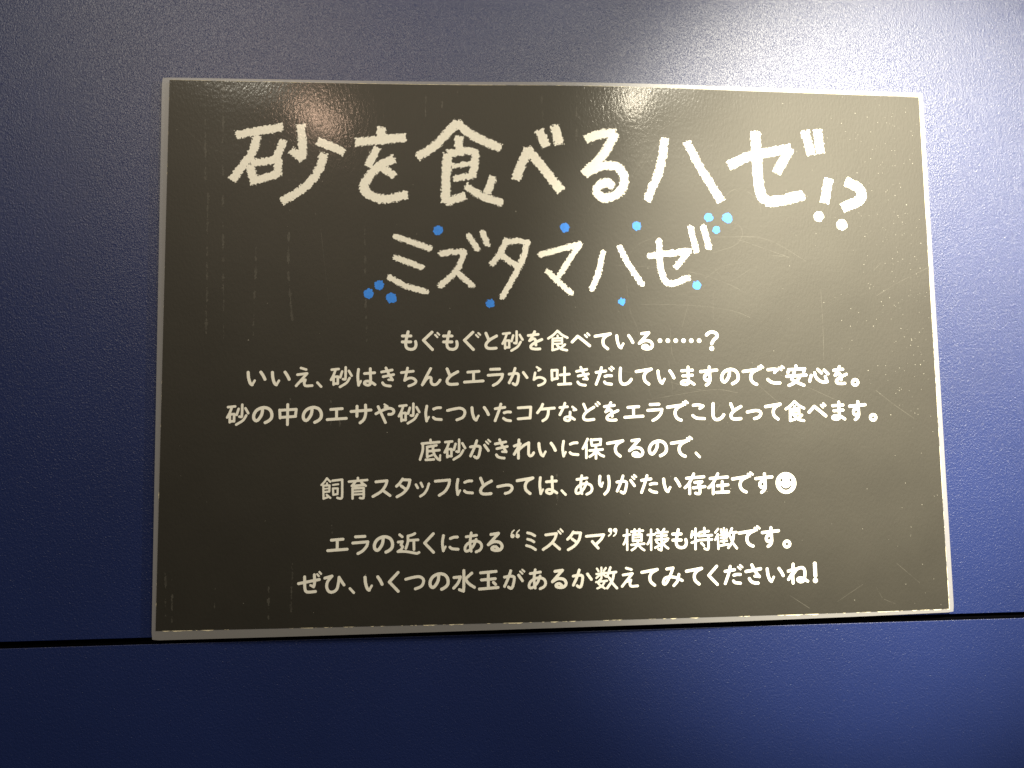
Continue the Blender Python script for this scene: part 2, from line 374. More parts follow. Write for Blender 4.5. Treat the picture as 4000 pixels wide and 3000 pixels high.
"が":[[0.751,-184,454,-208,381,-231,311,-256,235,-292,144,-315,90,-341,32,-369,-31,-399,-96,-430,-162,-461,-229,-491,-295,-521,-359],[0.75,-525,128,-440,141,-353,156,-270,168,-198,173,-84,161,-10,122,10,55,-4,-47,-15,-107,-31,-181,-50,-258,-70,-329,-90,-383,-134,-455,-184,-475,-247,-448,-315,-399],[0.751,235,213,439,-82],[0.508,319,407,443,285],[0.508,433,499,549,397]],
"れ":[[0.755,-263,494,-268,425,-272,355,-277,285,-282,215,-286,146,-290,78,-294,12,-296,-51,-299,-131,-300,-206,-301,-279,-301,-350,-301,-421,-302,-494],[0.754,-520,166,-190,286],[0.754,-190,286,-530,-281],[0.754,-270,-33,-216,13,-163,60,-110,106,-56,150,-2,190,66,232,135,268,203,302,272,337],[0.754,272,337,269,257,266,176,263,96,260,17,256,-64,252,-147,250,-223,256,-283,295,-353,349,-378,408,-364,464,-323,500,-271,530,-211]],
"保":[[0.705,-303,528,-334,458,-365,389,-403,310,-433,255,-465,195,-500,133,-536,71,-570,9],[0.704,-374,253,-389,-491],[0.705,-112,496,-73,174],[0.705,-73,174,400,217],[0.705,-113,473,425,509],[0.705,425,509,392,217],[0.705,147,88,142,-528],[0.703,-201,-97,509,-49],[0.704,112,-143,53,-223,-14,-300,-73,-345,-141,-387,-208,-429],[0.704,200,-144,255,-207,310,-270,369,-323,434,-362,502,-391,570,-420]],
"飼":[[0.548,-272,546,-313,483,-354,420,-399,359,-448,303,-501,250,-553,197],[0.548,-272,546,-86,355],[0.548,-261,279,-260,181],[0.547,-455,144,-437,-521],[0.547,-455,156,-123,167],[0.547,-123,167,-140,-162],[0.43,-414,-13,-142,10],[0.547,-432,-181,-140,-154],[0.546,-440,-533,-215,-454],[0.547,-275,-328,-78,-495],[0.627,31,412,539,463],[0.627,539,463,539,386,540,306,541,223,542,140,543,58,544,-21,545,-97,545,-166,545,-228,544,-282,541,-403,535,-467,519,-509,470,-538,410,-534,351,-520,292,-497],[0.509,52,188,333,223],[0.548,54,0,76,-333],[0.548,76,-333,298,-298],[0.548,54,0,308,4],[0.548,308,4,298,-298]],
"育":[[0.648,-7,541,-6,396],[0.647,-484,352,484,428],[0.648,-151,319,-326,122],[0.648,-326,122,360,166],[0.648,183,295,407,123],[0.647,-286,-12,-282,-542],[0.647,-286,-12,302,10],[0.647,302,10,303,-71,305,-158,306,-245,307,-327,307,-398,304,-453,288,-526,254,-538,187,-536,109,-520],[0.529,-246,-178,283,-158],[0.529,-245,-335,284,-315]],
"ス":[[0.748,-298,363,292,413],[0.748,292,413,272,330,252,247,214,158,181,99,141,35,95,-29,41,-93,-21,-153,-72,-193,-130,-231,-192,-268,-257,-304,-323,-340,-388,-376,-452,-413],[0.747,97,-115,452,-376]],
"タ":[[0.75,-36,470,-88,392,-141,314,-194,244,-248,187,-304,138,-359,89],[0.75,-36,431,359,413],[0.75,359,413,342,338,327,261,311,185,290,111,260,40,220,-28,173,-94,120,-158,63,-217,4,-271,-58,-318,-124,-359,-193,-396,-263,-432,-331,-470],[0.749,-115,105,122,-68]],
"ッ":[[0.671,-346,268,-248,93],[0.672,-81,355,9,156],[0.673,346,309,323,234,300,158,276,84,247,14,212,-51,173,-113,132,-170,88,-220,25,-272,-43,-313,-110,-355]],
"フ":[[0.753,-383,349,383,405],[0.753,383,405,371,331,362,258,347,184,322,109,293,46,257,-21,216,-86,171,-149,122,-204,69,-252,10,-293,-52,-330,-115,-366,-176,-405]],
"あ":[[0.725,-375,305,175,377],[0.726,-107,502,-120,419,-134,335,-148,251,-160,170,-168,94,-172,6,-171,-76,-167,-154,-162,-225,-150,-309,-134,-383,-117,-458],[0.726,151,162,120,82,92,2,60,-76,23,-148,-24,-217,-78,-282,-133,-339,-185,-385,-285,-440,-369,-454,-424,-425,-448,-361,-444,-295,-424,-216,-383,-142,-335,-92,-274,-43,-205,1,-136,34,-42,61,57,72,149,70,233,55,310,27,371,-14,429,-108,448,-215,424,-310,363,-393,300,-435,223,-468,146,-502]],
"り":[[0.809,-238,482,-246,404,-254,324,-261,247,-264,182,-258,88,-239,22,-206,-20,-167,-52],[0.566,-168,-60,-82,139],[0.81,232,476,240,399,250,322,259,245,264,169,264,94,259,18,250,-58,236,-133,218,-203,195,-265,141,-348,74,-415,7,-482]],
"存":[[0.752,-52,542,-85,473,-117,404,-151,335,-188,265,-229,192,-273,116,-319,44,-366,-20,-430,-88,-496,-145,-562,-201],[0.75,-461,310,516,377],[0.75,-301,20,-306,-533],[0.751,-3,77,401,112],[0.751,401,112,205,-50],[0.751,205,-50,226,-130,250,-212,270,-290,280,-359,273,-472,231,-542,136,-540,20,-510],[0.75,-97,-217,562,-158]],
"在":[[0.756,-23,543,-62,465,-102,387,-142,310,-183,236,-226,165,-270,96,-316,31,-363,-29,-427,-95,-494,-153,-560,-210],[0.754,-458,294,526,357],[0.754,-298,-9,-317,-543],[0.755,218,106,198,-449],[0.754,-67,-116,532,-64],[0.753,-123,-477,561,-455]],
"近":[[0.696,-469,477,-330,365],[0.695,-542,92,-322,117],[0.695,-322,117,-395,-57],[0.695,-395,-57,-303,-157],[0.695,-303,-157,-340,-231,-388,-301,-439,-339,-499,-373,-560,-407],[0.694,-560,-407,-492,-407,-426,-406,-360,-404,-291,-405,-218,-408,-138,-415,-80,-423,-19,-432,46,-444,112,-457,179,-470,248,-484,316,-498,384,-512,450,-525],[0.694,450,-525,560,-472],[0.697,340,524,270,488,193,454,129,436,60,419,-10,403],[0.697,-28,403,-28,338,-26,272,-25,206,-28,140,-35,75,-50,10,-70,-56,-92,-121,-116,-186,-138,-251],[0.696,27,165,506,192],[0.696,285,124,292,-314]],
"く":[[0.772,227,488,-235,7],[0.772,-235,7,235,-488]],
"ミ":[[0.707,-177,450,-104,432,-32,414,36,391,98,359,157,324,215,288],[0.706,-174,111,-103,92,-31,73,32,51,101,9,162,-36],[0.705,-242,-223,-174,-244,-104,-263,-37,-284,27,-310,102,-352,172,-401,242,-450]],
"ズ":[[0.746,-375,252,209,315],[0.746,209,315,188,252,169,189,149,126,124,64,91,3,48,-58,-1,-118,-57,-176,-116,-233,-177,-287,-231,-329,-287,-369,-347,-407,-407,-444,-467,-482,-526,-520],[0.745,-25,-161,365,-512],[0.505,313,442,435,299],[0.505,428,544,550,408]],
"マ":[[0.75,-475,288,475,355],[0.75,475,355,439,292,404,230,365,168,318,105,271,55,218,4,161,-47,103,-98,47,-149],[0.75,-159,4,156,-355]],
"“":[[1.151,-144,-111],[0.372,-55,194,-120,137,-176,74,-201,-5,-215,-91],[1.151,132,-116],[0.372,222,189,157,132,101,69,76,-11,62,-96]],
"”":[[1.167,-130,115],[0.377,-58,87,-74,0,-100,-79,-157,-137,-224,-188],[1.168,145,109],[0.377,217,82,201,-5,175,-85,118,-143,50,-194]],
"模":[[0.617,-363,542,-376,-526],[0.616,-558,241,-222,287],[0.616,-404,160,-439,50,-476,-55,-521,-144,-569,-227],[0.617,-129,437,511,481],[0.617,52,555,57,368],[0.618,321,563,307,372],[0.617,-44,283,-53,-64],[0.617,-44,274,434,282],[0.617,434,282,417,-52],[0.44,-26,118,399,135],[0.616,-52,-51,417,-31],[0.615,-147,-266,569,-216],[0.616,215,-91,208,-178,188,-264,128,-354,50,-435,-38,-495,-131,-548],[0.616,254,-288,317,-367,384,-442,469,-505,560,-563]],
"様":[[0.597,-363,548,-383,-530],[0.596,-554,269,-181,292],[0.596,-395,178,-424,68,-459,-38,-514,-132,-576,-222],[0.598,-17,554,70,452],[0.598,366,568,273,448],[0.597,-89,368,541,407],[0.597,-49,193,491,225],[0.596,-122,-1,576,49],[0.598,217,384,214,295,212,202,210,105,208,8,206,-88,204,-180,202,-266,199,-343,196,-410,193,-465,175,-568,145,-559,88,-541,21,-504],[0.596,-80,-111,51,-222],[0.596,94,-310,-156,-422],[0.598,529,-37,323,-163],[0.597,255,-183,331,-276,407,-361,484,-421,561,-473]],
"特":[[0.624,-516,407,-581,89],[0.623,-554,233,-167,268],[0.624,-330,552,-366,-548],[0.622,-567,-195,-178,-73],[0.624,-96,354,397,405],[0.625,162,577,162,182],[0.624,-171,155,581,186],[0.623,-132,-65,573,-45],[0.625,373,90,372,5,373,-86,374,-178,374,-267,374,-350,371,-422,367,-478,337,-566,291,-577,223,-562,147,-530],[0.623,-24,-229,107,-363]],
"徴":[[0.537,-426,529,-592,335],[0.537,-450,244,-606,-59],[0.537,-450,91,-441,-557],[0.538,-258,490,-254,341],[0.538,-96,557,-103,346],[0.538,62,475,57,343],[0.537,-255,328,70,343],[0.537,-301,188,89,211],[0.537,-284,30,60,58],[0.537,-109,184,-127,-311],[0.536,-290,-145,54,-118],[0.536,-344,-384,115,-316],[0.629,352,534,156,165],[0.628,252,308,597,331],[0.628,458,290,444,202,432,112,419,22,401,-64,373,-147,333,-223,283,-296,228,-365,171,-434,117,-504],[0.627,232,120,263,43,294,-36,324,-113,357,-188,392,-257,440,-334,491,-403,544,-470,596,-538]],
"ぜ":[[0.755,-573,-53,504,138],[0.757,-261,288,-259,201,-257,108,-255,15,-253,-76,-251,-161,-247,-236,-242,-298,-217,-417,-176,-467,-120,-497,-29,-503,42,-501,128,-494,219,-485,308,-477],[0.758,244,387,248,303,254,217,259,132,261,53,261,-16,241,-136,212,-233],[0.63,200,-232,51,-150],[0.547,395,413,476,315],[0.548,508,524,594,426]],
"ひ":[[0.758,-498,320,-127,418],[0.758,-127,418,-189,345,-254,273,-313,201,-357,129,-391,29,-403,-71,-397,-164,-369,-251,-323,-332,-268,-388,-166,-418,-57,-401,12,-372,78,-326,132,-259,161,-187,183,-100,200,-9,214,75,227,170,234,258,241,347],[0.758,241,347,300,252,361,155,406,88,452,20,498,-49]],
"水":[[0.77,-6,538,-7,455,-8,367,-9,276,-9,183,-10,91,-11,0,-12,-88,-13,-171,-15,-248,-16,-317,-18,-378,-20,-428,-32,-538,-64,-520,-147,-496,-249,-452],[0.769,-533,185,-189,211],[0.769,-189,211,-219,131,-248,50,-280,-29,-320,-104,-370,-173,-428,-238,-489,-301,-549,-365],[0.771,416,397,113,141],[0.769,48,142,93,71,137,-2,184,-72,240,-137,309,-195,387,-247,469,-297,549,-348]],
"玉":[[0.772,-425,394,398,453],[0.771,-385,19,350,71],[0.772,-15,385,-22,-422],[0.769,-497,-453,497,-391],[0.772,253,-122,365,-227]],
"数":[[0.567,-267,559,-279,0],[0.566,-511,508,-426,369],[0.567,-25,532,-138,384],[0.566,-548,221,-8,273],[0.566,-342,186,-557,15],[0.566,-178,200,-35,80],[0.566,-280,-13,-360,-91,-440,-169,-461,-253,-424,-308,-358,-367,-274,-428,-185,-489,-106,-549],[0.565,-570,-203,27,-144],[0.566,-84,-155,-133,-244,-183,-333,-244,-408,-325,-461,-418,-500,-511,-539],[0.699,219,548,41,79],[0.698,169,269,524,304],[0.698,412,263,396,187,382,111,367,35,346,-42,315,-121,278,-189,233,-257,183,-326,130,-396,77,-466,27,-535],[0.697,149,3,194,-72,239,-148,284,-222,333,-293,386,-360,442,-423,500,-485,557,-548]],
"み":[[0.77,-309,420,39,469],[0.77,39,469,5,387,-29,303,-64,219,-99,138,-135,60,-183,-38,-235,-135,-284,-222,-329,-291,-403,-369,-461,-390,-509,-357,-527,-286,-509,-215,-471,-132,-415,-67,-336,-31,-239,-13,-137,-7,-33,-9,75,-24,185,-51,269,-82,355,-123,441,-168,527,-210],[0.771,352,114,335,30,321,-56,302,-140,273,-217,228,-286,173,-348,114,-408,57,-469]],
"さ":[[0.827,-415,149,415,275],[0.829,-72,490,-36,413,-1,336,36,259,81,181,136,101,198,21,264,-60,328,-140],[0.69,328,-140,69,-111],[0.827,-242,-237,-193,-321,-131,-397,-30,-450,78,-483,163,-490,243,-488]],
"ね":[[0.789,-247,509,-255,428,-264,348,-273,268,-281,188,-288,106,-293,23,-296,-63,-296,-151,-296,-240,-295,-330,-294,-420,-293,-509],[0.788,-540,142,-164,245],[0.788,-164,245,-546,-308],[0.788,-296,-45,-236,21,-175,91,-115,159,-55,219,4,263,108,303,210,313,293,301,368,242,405,139,412,42,405,-72,390,-176,360,-304,308,-399,215,-446,115,-453,30,-412,-24,-354,-19,-305,28,-266,106,-243,219,-253,292,-283,374,-329,461,-380,546,-429]],
"!":[[1.027,10,475,12,-181],[1.396,0,-438]]}
TEXT_LINES = [[["も",-84.56,3.11],["ぐ",-72.63,2.92],["も",-62.14,3.01],["ぐ",-50.3,2.79],["と",-39.83,2.76],["砂",-28.1,2.59],["を",-15.68,2.91],["食",-3.1,2.74],["べ",9.66,3.12],["て",21.93,2.26],["い",34.26,2.02],["る",46.06,2.46],["…",65.27,2.59],["？",83.85,2.61]],
[["い",-166.04,-17.1],["い",-153.22,-17.19],["え",-140.78,-16.48],["、",-132.74,-20.65],["砂",-121.0,-16.69],["は",-107.58,-16.69],["き",-96.19,-16.76],["ち",-84.86,-16.83],["ん",-72.66,-16.76],["と",-61.16,-16.82],["エ",-49.51,-16.93],["ラ",-37.73,-17.29],["か",-25.31,-17.05],["ら",-13.56,-16.98],["吐",-1.57,-16.9],["き",10.2,-17.1],["だ",22.52,-16.86],["し",34.24,-17.2],["て",44.5,-17.48],["い",56.96,-17.74],["ま",69.16,-17.12],["す",81.35,-17.31],["の",93.47,-17.62],["で",106.9,-16.85],["ご",120.02,-16.74],["安",132.15,-17.23],["心",145.31,-17.4],["を",157.99,-17.0],["。",166.74,-21.16]],
[["砂",-175.58,-36.45],["の",-162.41,-36.8],["中",-149.16,-36.64],["の",-136.24,-36.92],["エ",-123.25,-36.63],["サ",-110.35,-36.7],["や",-97.58,-36.63],["砂",-84.6,-36.68],["に",-71.47,-36.8],["つ",-59.18,-37.21],["い",-46.18,-37.21],["た",-33.91,-36.59],["コ",-22.05,-36.99],["ケ",-10.33,-36.84],["な",1.76,-36.67],["ど",14.71,-36.43],["を",25.76,-36.59],["エ",38.3,-36.97],["ラ",50.14,-37.28],["で",62.92,-36.58],["こ",74.74,-37.15],["し",86.07,-37.18],["と",96.17,-37.13],["っ",106.6,-38.98],["て",117.68,-37.42],["食",130.44,-37.24],["べ",143.48,-36.68],["ま",155.91,-37.18],["す",167.35,-37.19],["。",176.44,-41.12]],
[["底",-73.41,-56.48],["砂",-60.01,-56.43],["が",-46.34,-56.35],["き",-34.92,-56.38],["れ",-22.66,-56.56],["い",-9.96,-57.02],["に",2.7,-56.64],["保",15.35,-56.84],["て",27.53,-56.9],["る",39.09,-56.78],["の",51.25,-57.12],["で",64.6,-56.44],["、",73.62,-61.01]],
[["飼",-125.5,-76.31],["育",-111.74,-76.34],["ス",-99.28,-76.74],["タ",-87.71,-76.52],["ッ",-77.5,-77.6],["フ",-66.75,-76.74],["に",-54.88,-76.47],["と",-43.41,-76.25],["っ",-33.19,-78.09],["て",-22.24,-76.42],["は",-9.65,-76.31],["、",-1.32,-80.4],["あ",9.81,-76.46],["り",21.09,-76.7],["が",33.27,-76.44],["た",45.73,-76.49],["い",58.47,-77.28],["存",71.43,-76.78],["在",84.76,-76.91],["で",98.48,-76.51],["す",110.78,-76.97]],
[["エ",-122.31,-105.98],["ラ",-110.33,-106.26],["の",-98.15,-106.22],["近",-84.94,-106.03],["く",-74.03,-105.95],["に",-62.77,-106.17],["あ",-50.46,-106.08],["る",-38.71,-106.06],["“",-27.94,-101.94],["ミ",-19.5,-106.04],["ズ",-7.69,-105.35],["タ",3.94,-106.27],["マ",15.38,-106.88],["”",25.02,-102.17],["模",36.62,-106.41],["様",49.85,-106.65],["も",61.92,-106.34],["特",74.3,-106.67],["徴",87.91,-106.79],["で",101.18,-106.06],["す",113.27,-106.55],["。",122.44,-110.55]],
[["ぜ",-136.69,-125.16],["ひ",-123.77,-126.33],["、",-114.62,-129.89],["い",-103.31,-126.46],["く",-92.7,-125.9],["つ",-81.64,-126.56],["の",-68.77,-126.21],["水",-55.53,-126.14],["玉",-42.41,-126.09],["が",-28.73,-125.95],["あ",-16.35,-126.19],["る",-4.51,-126.3],["か",7.96,-126.37],["数",21.15,-126.41],["え",33.82,-126.3],["て",44.81,-126.68],["み",57.45,-126.62],["て",69.43,-126.7],["く",79.88,-126.47],["だ",91.49,-126.33],["さ",102.7,-126.36],["い",115.07,-127.11],["ね",127.94,-126.7],["!",137.82,-126.37]]]
TITLE = [[[2.505,-17903,11797,-15445,12265],[2.511,-16786,11745,-16827,11574,-16861,11405,-16898,11235,-16947,11062,-17016,10884,-17083,10751,-17162,10612,-17250,10471,-17343,10330,-17436,10192,-17526,10060,-17608,9938,-17712,9784,-17811,9645,-17906,9514,-18001,9385,-18097,9253],[2.496,-17164,10071,-16903,9053],[2.331,-17085,10183,-15623,10431],[2.341,-15623,10431,-15651,9576],[2.325,-16946,9180,-15611,9620],[2.266,-15369,11508,-15707,10559],[2.531,-14437,12402,-14422,12233,-14406,12057,-14389,11879,-14372,11702,-14356,11531,-14342,11369,-14331,11222,-14323,11092,-14319,10839,-14329,10665,-14340,10490],[2.348,-14340,10447,-14919,10955],[2.53,-13464,11492,-12057,10889],[2.442,-13144,10780,-13195,10616,-13241,10448,-13286,10280,-13333,10114,-13387,9950,-13450,9793,-13527,9643,-13606,9517,-13694,9394,-13788,9276,-13889,9160,-13996,9049,-14106,8941,-14220,8838,-14335,8738,-14455,8643,-14581,8555,-14712,8471,-14846,8390,-14981,8312,-15118,8234,-15253,8155,-15385,8074]],[[2.626,-11398,11459,-8669,11768],[2.557,-9989,12318,-10029,11752],[2.461,-10235,11143,-10728,10101],[2.63,-9318,10547,-9473,10463,-9632,10384,-9791,10305,-9946,10221,-10093,10127,-10231,10020,-10344,9911,-10458,9787,-10568,9654,-10669,9518,-10760,9386,-10834,9262,-10889,9154,-10948,8952,-10928,8789,-10845,8640,-10733,8527,-10578,8418,-10401,8325,-10224,8260,-10086,8233,-9942,8224,-9794,8229,-9640,8244,-9480,8265,-9339,8289,-9193,8323,-9042,8362,-8889,8404,-8736,8446,-8585,8485],[2.369,-9982,10065,-9275,9555]],[[2.638,-7984,10663,-7842,10756,-7702,10841,-7562,10925,-7422,11013,-7278,11109,-7131,11219,-6978,11350,-6877,11445,-6774,11549,-6668,11660,-6561,11777,-6453,11899,-6343,12024,-6233,12152,-6123,12279,-6013,12406,-5903,12531,-5794,12652],[2.665,-5794,12652,-5667,12542,-5547,12432,-5429,12321,-5307,12210,-5177,12101,-5033,11993,-4871,11888,-4745,11816,-4609,11745,-4464,11675,-4314,11605,-4159,11537,-4001,11468,-3842,11400,-3683,11331,-3527,11262,-3375,11193],[2.573,-5698,11839,-5677,11099],[2.733,-6325,10833,-6336,10668,-6347,10501,-6358,10333,-6369,10166,-6380,9999,-6390,9834,-6400,9672,-6408,9514,-6416,9360,-6422,9193,-6427,9032,-6431,8875,-6435,8722,-6437,8570,-6440,8418,-6443,8266,-6446,8111],[2.392,-6308,10851,-5299,11031],[2.392,-5299,11031,-5118,11019,-4937,11007,-4811,10929,-4774,10797,-4773,10618,-4793,10421,-4816,10234,-4845,10060,-4885,9887,-4930,9714,-4973,9540],[1.62,-6060,10141,-4967,10303],[1.957,-5980,9432,-4973,9584],[2.455,-6405,8086,-5358,8434],[2.381,-5312,8977,-5183,8896,-5055,8813,-4928,8729,-4800,8647,-4669,8566,-4534,8490,-4395,8419,-4248,8355,-4096,8296,-3941,8241,-3782,8189,-3623,8138,-3464,8086,-3308,8032],[2.389,-3780,9499,-4141,8592]],[[2.759,-2524,9409,-1819,11134],[2.759,-1819,11134,1,8758],[2.787,-1168,12194,-790,11319],[2.794,-280,12473,-52,11445]],[[2.752,1482,11747,1664,11815,1847,11887,2030,11958,2209,12020,2381,12065,2584,12094,2778,12100,2967,12098,3159,12100],[2.769,3159,12100,3061,11923,2969,11746,2878,11569,2785,11392,2686,11217,2577,11044,2455,10873,2335,10726,2205,10581,2068,10438,1924,10296,1778,10155,1631,10014,1485,9873,1344,9731],[2.736,1443,9772,1611,9853,1779,9942,1948,10031,2116,10112,2281,10177,2441,10218,2635,10237,2833,10232,3022,10204,3192,10153,3331,10080,3463,9945,3558,9766,3616,9569,3632,9380,3604,9195,3534,9003,3429,8823,3298,8673,3123,8549,2906,8444,2686,8371,2499,8343,2296,8397,2131,8522,2032,8657,2043,8866,2169,9059,2380,9191,2618,9245,2795,9158,2959,9019]],[[2.542,6003,11837,5970,11647,5941,11459,5914,11271,5887,11084,5858,10896,5825,10706,5786,10515,5739,10321,5682,10123,5627,9958,5565,9791,5497,9621,5424,9451,5348,9278,5270,9106,5190,8932,5110,8759,5031,8587,4953,8415,4879,8244],[2.556,7298,11688,7381,11523,7462,11360,7540,11199,7619,11039,7699,10876,7782,10711,7870,10540,7964,10364,8065,10178,8147,10034,8234,9884,8324,9730,8417,9573,8514,9413,8612,9251,8711,9087,8811,8923,8911,8759,9010,8596,9108,8434,9204,8274]],[[2.878,9764,10376,9942,10462,10109,10549,10273,10637,10443,10725,10628,10811,10837,10894,11077,10974,11235,11019,11406,11063,11587,11105,11777,11147,11974,11187,12177,11228,12383,11268,12591,11308,12800,11347,13007,11388,13210,11428,13409,11469],[2.878,13409,11469,12594,10034],[3.118,11393,12377,11396,12174,11399,11971,11401,11768,11403,11564,11406,11361,11409,11160,11413,10961,11417,10765,11423,10571,11429,10351,11434,10125,11439,9897,11445,9674,11454,9460,11467,9262,11485,9085,11511,8933,11610,8650,11743,8486,11901,8379,12056,8313,12235,8303,12521,8340,12672,8369,12847,8408,13041,8455,13248,8508,13463,8565,13680,8623,13894,8679,14099,8731],[2.731,14381,12516,14686,11171],[2.74,15146,12622,15272,11291]]]
MARKS = [[[2.826,15689,9693,15369,8345],[3.111,14980,7486]],[[3.048,16773,9584,16984,9485,17209,9389,17408,9286,17548,9167,17645,8971,17655,8752,17546,8546,17430,8455,17269,8368,17079,8285,16874,8203,16670,8122,16481,8039],[3.332,16344,7029]]]
SUBTITLE = [[[1.761,-9188,6106,-7324,5447],[1.754,-9187,4918,-7780,4387],[1.747,-9511,3814,-9360,3725,-9215,3634,-9066,3544,-8906,3456,-8724,3373,-8577,3317,-8417,3263,-8249,3212,-8074,3161,-7898,3111,-7723,3061,-7552,3010]],[[1.764,-6696,5150,-6506,5188,-6316,5225,-6113,5251,-5947,5258,-5771,5257,-5592,5254,-5414,5251],[1.764,-5414,5251,-5477,5085,-5534,4917,-5590,4750,-5654,4584,-5730,4420,-5828,4260,-5931,4126,-6051,3995,-6181,3865,-6319,3737,-6460,3609,-6598,3482,-6732,3353],[1.761,-5829,4112,-5010,3371],[1.774,-5155,6147,-4702,5430],[1.777,-4402,6347,-4145,5699]],[[1.778,-3107,5897,-3193,5681,-3279,5465,-3388,5250,-3497,5088,-3622,4927,-3754,4766,-3882,4605],[1.777,-3089,5797,-2873,5830,-2657,5864,-2452,5876,-2266,5853,-2090,5810,-1915,5766],[1.777,-1915,5766,-1968,5597,-2014,5437,-2057,5278,-2105,5115,-2161,4944,-2232,4758,-2322,4552,-2392,4409,-2470,4257,-2556,4098,-2647,3932,-2743,3762,-2843,3589,-2943,3414,-3045,3239,-3145,3065,-3243,2894,-3337,2726],[1.772,-3293,5001,-2519,4453]],[[1.779,-1189,5098,1017,5702],[1.779,1017,5702,-279,3757],[1.775,-812,4134,-684,4005,-559,3880,-427,3749,-281,3608,-149,3484,-5,3353,144,3217,296,3080,444,2945]],[[1.795,2297,5209,2249,4998,2203,4786,2156,4574,2105,4365,2046,4160,1977,3960,1901,3764,1821,3571,1739,3378,1660,3185],[1.802,3270,5517,3356,5341,3440,5165,3524,4989,3610,4814,3699,4640,3794,4468,3895,4299,4002,4133,4113,3967,4225,3803,4338,3638,4448,3473]],[[1.81,4962,5058,7227,5354],[1.81,7227,5354,6489,4489],[1.818,5519,5890,5521,5683,5522,5469,5521,5253,5522,5041,5526,4839,5535,4650,5550,4481,5589,4224,5641,4005,5705,3824,5779,3681,5934,3512,6176,3483,6326,3515,6506,3576,6703,3654,6904,3737,7097,3811],[1.837,7372,6674,7636,5380],[1.843,8111,6716,8381,5603]]]
DOTS = [[-68.66,64.62,2.75],[1.84,66.3,2.69],[42.62,67.64,2.72],[84.4,73.04,2.57],[95.24,72.93,2.89],[88.58,65.96,2.16],[-100.84,33.92,2.71],[-106.65,29.13,2.8],[-94.22,26.68,2.9],[-40.2,23.55,2.44],[33.16,24.35,2.08],[76.22,33.94,2.53]]
